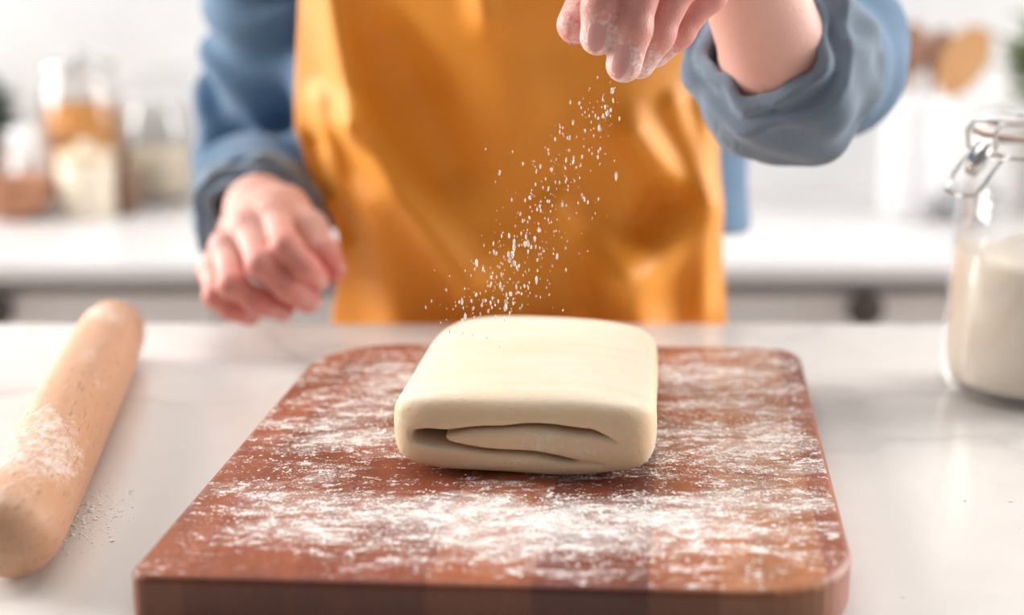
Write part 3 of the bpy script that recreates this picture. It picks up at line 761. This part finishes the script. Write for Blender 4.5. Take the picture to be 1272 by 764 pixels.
# falling
pts = []; sz = []; stc = []
path = [(768, 100, 4), (745, 140, 14), (715, 190, 24), (690, 240, 30), (665, 290, 34), (640, 340, 32), (615, 380, 30), (590, 405, 22)]
for i in range(480):
    t = RNG.beta(1.5, 1.1)*(len(path)-1.001); k = int(t); f = t-k
    px = path[k][0]*(1-f)+path[k+1][0]*f; py = path[k][1]*(1-f)+path[k+1][1]*f; w = path[k][2]*(1-f)+path[k+1][2]*f
    Zd = .735+RNG.normal(0, .018) + .03*f*0
    pts.append(U(px+RNG.normal(0, w)-(8 if RNG.random() < .4 else 0), py+RNG.normal(0, 16), max(.70, Zd)))
    s = min(.0010, .00023*math.exp(RNG.normal(.1, .5))); sz.append(s); stc.append(RNG.uniform(1.6, 3.4))
for px, py, s in [(639, 318, .0017), (634, 330, .0015), (640, 297, .0017), (654, 300, .0016), (628, 385, .0015), (712, 196, .0012), (756, 133, .0011), (744, 190, .0011), (750, 138, .0013), (668, 258, .0011), (649, 270, .0011), (722, 205, .0009), (706, 172, .0010), (695, 160, .0008), (660, 240, .0010), (612, 350, .0010)]:
    for q in range(3):
        pts.append(U(px+RNG.normal(0, 3), py+RNG.normal(0, 5), .735)); sz.append(s*RNG.uniform(.3, .6)); stc.append(2.2)
grains('falling_flour', pts, sz, np.array(stc), 'fine flour falling from the raised fingertips to the dough')
# grains and small clumps lying on the board
def inside_board(x, y):
    o = board_outline(.006); n = len(o); c = np.ones(len(x), bool)
    for i in range(n):
        a, b = o[i], o[(i+1) % n]; c &= ((b[0]-a[0])*(y-a[1])-(b[1]-a[1])*(x-a[0])) > -1e-9
    return c
N = 110000; gx = RNG.uniform(-.17, .195, N); gy = RNG.uniform(.545, .93, N)
den = np.full(N, .03)
for bx, by, rx, ry, w in BB: den += .30*w*np.exp(-((gx-bcen[0]-bx)/rx)**2-((gy-bcen[1]-by)/ry)**2)
lump = .5+.5*np.sin(gx*95+3*np.sin(gy*120))*np.sin(gy*210+2*np.sin(gx*70)); keep = (RNG.random(N) < den*(.15+1.1*lump**2)) & inside_board(gx, gy)
gx, gy = gx[keep], gy[keep]
c6, s6 = math.cos(math.radians(6)), math.sin(math.radians(6)); lx = (gx-.0140)*c6-(gy-.768)*s6; ly = (gx-.0140)*s6+(gy-.768)*c6
k2 = ~((np.abs(lx) < .058) & (np.abs(ly) < .082)); gx, gy = gx[k2], gy[k2]
sz = np.minimum(.0012, .00028*np.exp(RNG.normal(0, .55, len(gx))))
grains('board_flour', np.stack([gx, gy, np.full(len(gx), BZ)+sz*.25], 1), sz*1.25, .4, 'loose flour grains and clumps scattered over the cutting board')
N = 900; a = RNG.normal(0, 1, (N, 2)); P = G(92, 645, TOP); gx = P[0]+a[:, 0]*.010+.004; gy = P[1]+a[:, 1]*.020
ex = RNG.uniform(.17, .34, 26); ey = RNG.uniform(.56, .80, 26); gx = np.concatenate([gx, ex]); gy = np.concatenate([gy, ey])
axd = unit((pb-pa)[:2]); perp = np.array([axd[1], -axd[0]]); dd = (gx-pa[0])*perp[0]+(gy-pa[1])*perp[1]; k = (dd > .012) & ((gx < -.175) | (gx > .165)); gx, gy = gx[k], gy[k]
sz = np.minimum(.0014, .0003*np.exp(RNG.normal(0, .6, len(gx))))
grains('worktop_flour', np.stack([gx, gy, TOP+sz*.3], 1), sz, .6, 'sprinkle of flour on the marble beside the rolling pin')

# ------------------------------------------------------------------ things on the rear countertop
def onc(px, py): p = G(px, py, BC); return (p[0], p[1], BC)
TERRA = plain('pink_clay', (.62, .50, .47), .7); REDW = m_wood('red_brown_wood', (.40, .17, .09), (.52, .25, .14), (1, 6, 1), 20, .5)
LEAF = plain('dark_leaf', (.045, .085, .04), .55); LEAF2 = plain('sage_leaf', (.30, .36, .20), .6)
def leaf_mesh(L, w):
    bm = bmesh.new(); rows = [(0, .15), (.25, .8), (.5, 1), (.75, .7), (1, .05)]; vs = []
    for t, k in rows: vs.append([bm.verts.new((s*w*k, t*L, .12*L*t*t*-1 + abs(s)*w*.25)) for s in (-1, 0, 1)])
    for a, b in zip(vs, vs[1:]):
        for i in range(2): bm.faces.new((a[i], a[i+1], b[i+1], b[i]))
    me = bpy.data.meshes.new('leaf'); bm.to_mesh(me); bm.free(); return me
def plant(loc, pr, ph, pm, lm, hh, spread, nst, label, ll=.05):
    o = root('potted_plant', loc, label, 'plant')
    lathe('pot', [(0, 0), (pr*.75, 0), (pr*.78, .003), (pr, ph*.94), (pr*1.04, ph*.95), (pr*1.04, ph), (pr*.93, ph), (pr*.9, ph*.85), (0, ph*.85)], pm, o, 40)
    lathe('soil', [(0, ph*.9), (pr*.6, ph*.9), (pr*.9, ph*.87)], plain('soil', (.05, .035, .025), 1), o, 24)
    me = leaf_mesh(ll, ll*.28); me.materials.append(lm)
    for i in range(nst):
        a = RNG.uniform(0, 6.28); d = spread*math.sqrt(RNG.uniform(0, 1)); H = hh*RNG.uniform(.6, 1); b0 = Vector((.25*d*math.cos(a), .25*d*math.sin(a), ph*.86)); b1 = Vector((d*math.cos(a), d*math.sin(a), ph+H))
        st = tube('stem', [b0, b0.lerp(b1, .5)+Vector((0, 0, .01)), b1], .0012, lm, o, 6)
        for k in range(9):
            p = b0.lerp(b1, .35+.65*k/8); lf = bpy.data.objects.new('leaf', me); COL.objects.link(lf); lf.parent = st; lf.location = p
            lf.rotation_euler = (RNG.uniform(-.2, .9), RNG.uniform(-.3, .3), RNG.uniform(0, 6.28))
    return o
plant(onc(-10, 248), .032, .085, TERRA, LEAF, .085, .028, 14, 'dark green plant in a pinkish clay pot beside the wooden bowls')
plant(onc(1292, 262), .05, .135, CERAM, LEAF2, .15, .06, 16, 'pale green herb in a white pot behind the flour jar')
# wooden bowls, one in the other
bp = onc(22, 270)
def bowl(r, h, t): return [(0, 0), (r*.45, 0), (r*.5, .004), (r*.8, h*.5), (r, h), (r-t, h), (r*.78-t, h*.5), (r*.42, t+.002), (0, t+.002)]
o = lathe('wooden_bowl', bowl(.062, .042, .005), REDW, None, 48, bp); tag(o, 'red brown wooden bowl beneath the smaller bowl on the rear countertop', 'bowl')
o = lathe('wooden_bowl', bowl(.052, .042, .005), REDW, None, 48, (bp[0], bp[1], bp[2]+.0155)); tag(o, 'smaller red brown wooden bowl nested in the larger bowl', 'bowl')
# white jug
jp = onc(38, 259); jug = root('white_jug', jp, 'white ceramic jug behind the wooden bowls', 'jug')
lathe('jug_body', [(r_*.82, z_) for r_, z_ in [(0, 0), (.023, 0), (.027, .004), (.030, .03), (.028, .07), (.022, .10), (.023, .125), (.021, .125), (.020, .10), (.026, .07), (.027, .03), (.022, .008), (0, .008)]], CERAM, jug, 40)
tube('handle', [(0, -.018, .115), (0, -.032, .113), (0, -.038, .095), (0, -.034, .075), (0, -.022, .068)], .004, CERAM, jug)
# storage jars
PASTA = plain('dry_pasta', (.70, .30, .06), .55)
def storage(loc, R, H, label, content, cont_label, cz0, cz1, lidm, clip=False, name='storage_jar'):
    j = root(name, loc, label, 'jar')
    lathe('glass_body', [(0, 0), (R*.9, 0), (R, .008), (R, H*.82), (R*.86, H*.9), (R*.86, H*.94), (R*.80, H*.94), (R*.80, H*.9), (R*.94, H*.81), (R*.945, .01), (0, .007)], GLASS, j, 48)
    l = lathe('lid', [(0, H*.935), (R*.88, H*.942), (R*.92, H*.95), (R*.92, H*.995), (R*.85, H), (0, H)], lidm, j, 48)
    lathe('lid_knob', [(0, H), (.008, H), (.008, H+.006), (.013, H+.012), (.010, H+.018), (0, H+.019)], lidm, l, 24)
    return j
pl_ = onc(110, 250); storage(pl_, .060, .215, 'tall glass jar of orange pasta with a grey lid', None, None, 0, 0, STEEL)
def content(name, loc, R, z0, z1, mat, label, bump_=.003):
    prof = [(0, z0), (R*.8, z0), (R, z0+.006)]+[(R, z0+(z1-z0)*t) for t in (.33, .66, .93)]+[(R*.85, z1), (R*.4, z1+bump_), (0, z1+bump_)]
    o = lathe(name, prof, mat, None, 40, loc); tag(o, label, 'food', kind='stuff')
    for v in o.data.vertices:
        if v.co.z > z1-.01: v.co.z += .003*math.sin(v.co.x*150)*math.cos(v.co.y*130)
    return o
def m_pasta():
    t = NT('pasta_pieces'); v = t.n('TexVoronoi', ins={'Vector': t.co((1, 1, .5)), 'Scale': 130})
    t.set(Base_Color=t.mix(v.outputs[0], (.90, .40, .07), (.55, .20, .03)), Roughness=.5); t.bump(v.outputs[0], .8, .004); return t.m
def m_oats():
    t = NT('oats'); v = t.n('TexVoronoi', ins={'Vector': t.co(), 'Scale': 160})
    t.set(Base_Color=t.mix(v.outputs[0], (.72, .63, .50), (.55, .45, .33)), Roughness=.8); t.bump(v.outputs[0], .6, .003); return t.m
content('pasta', pl_, .0555, .0085, .150, m_pasta(), 'orange dry pasta filling the tall glass jar')
op = onc(200, 250); storage(op, .052, .165, 'wide glass jar of pale oats beside the blue sleeve', None, None, 0, 0, plain('pale_lid', (.78, .78, .78), .4))
content('oats', op, .0475, .0085, .085, m_oats(), 'pale oats filling the lower half of the wide glass jar')
# cream canister with a wooden band in front of the pasta jar
cp = onc(112, 267); cn = root('canister', cp, 'cream ceramic canister with a cork lid in front of the pasta jar', 'canister')
CREAM = plain('cream_glaze', (.80, .70, .56), .4)
lathe('canister_body', [(0, 0), (.039, 0), (.042, .004), (.043, .07), (.040, .080), (.036, .080), (.038, .07), (.038, .008), (0, .008)], CREAM, cn, 48)
ld = lathe('cork_lid', [(0, .0805), (.041, .0805), (.043, .083), (.043, .092), (.040, .096), (0, .097)], plain('cork', (.74, .60, .44), .8), cn, 48)
lathe('lid_knob', [(0, .097), (.007, .097), (.007, .101), (.012, .106), (.009, .112), (0, .113)], CREAM, ld, 24)
bo = onc(160, 266); lathe('brown_bottle', [(0, 0), (.014, 0), (.016, .003), (.016, .055), (.012, .064), (.006, .07), (.006, .085), (.008, .086), (.008, .092), (0, .092)], plain('brown_glass', (.20, .10, .06), .2), None, 32, bo)
tag(bpy.data.objects['brown_bottle'], 'small brown bottle beside the cream canister', 'bottle')
# crock with wooden spoons
kp = onc(1128, 268); ck = lathe('utensil_crock', [(0, 0), (.042, 0), (.046, .004), (.0465, .165), (.0475, .172), (.0465, .175), (.042, .175), (.041, .165), (.041, .010), (0, .010)], CERAM, None, 48, kp)
tag(ck, 'tall white ceramic crock holding wooden spoons', 'crock')
def spoon(base, head, roll, w, l, mat, label, flat=False):
    b = np.array(base); h_ = np.array(head); ax = unit(h_-b); L = np.linalg.norm(h_-b)
    o = root('wooden_spoon' if not flat else 'wooden_spatula', tuple(b), label, 'spoon' if not flat else 'spatula')
    q = Vector(ax).to_track_quat('Z', 'Y'); o.rotation_mode = 'QUATERNION'; o.rotation_quaternion = q @ Matrix.Rotation(roll, 4, 'Z').to_quaternion()
    tube('handle', [(0, 0, .0), (0, 0, L*.5), (0, 0, L-l*.4)], [.005, .0048, .006], mat, o)
    bm = bmesh.new(); bmesh.ops.create_uvsphere(bm, u_segments=24, v_segments=16, radius=1)
    for v in bm.verts:
        x, y, z = v.co; dish = .0 if flat else (.010*(1-x*x-z*z) if y < 0 else 0)
        v.co = Vector((x*w*(1.0+.12*z), y*(.004 if flat else .009)+dish*.8, L+z*l))
    bmobj('bowl' if not flat else 'blade', bm, mat, o, True)
W1 = m_wood('walnut_wood', (.32, .15, .09), (.42, .21, .13), (1, 1, .2), 40); W2 = m_wood('olive_wood', (.55, .27, .10), (.66, .36, .15), (1, 1, .2), 40)
kz = BC+.016
def spt(px, py, Z): return U(px, py, Z)
spoon((kp[0]-.012, kp[1]+.01, kz), spt(1133, 62, 2.16), .2, .025, .044, W1, 'dark wooden spoon standing in the white crock')
spoon((kp[0]-.016, kp[1]-.004, kz), spt(1197, 76, 2.11), .3, .037, .058, W2, 'orange brown wooden spatula leaning in the white crock', True)
spoon((kp[0]+.00, kp[1]+.015, kz), spt(1165, 66, 2.17), -.2, .020, .042, W1, 'narrow dark wooden spoon leaning behind the spatula')
gp = onc(1200, 272); o = lathe('grey_bowl', bowl(.055, .04, .004), plain('grey_stoneware', (.38, .38, .40), .4), None, 40, gp); tag(o, 'grey stoneware bowl behind the flour jar', 'bowl')
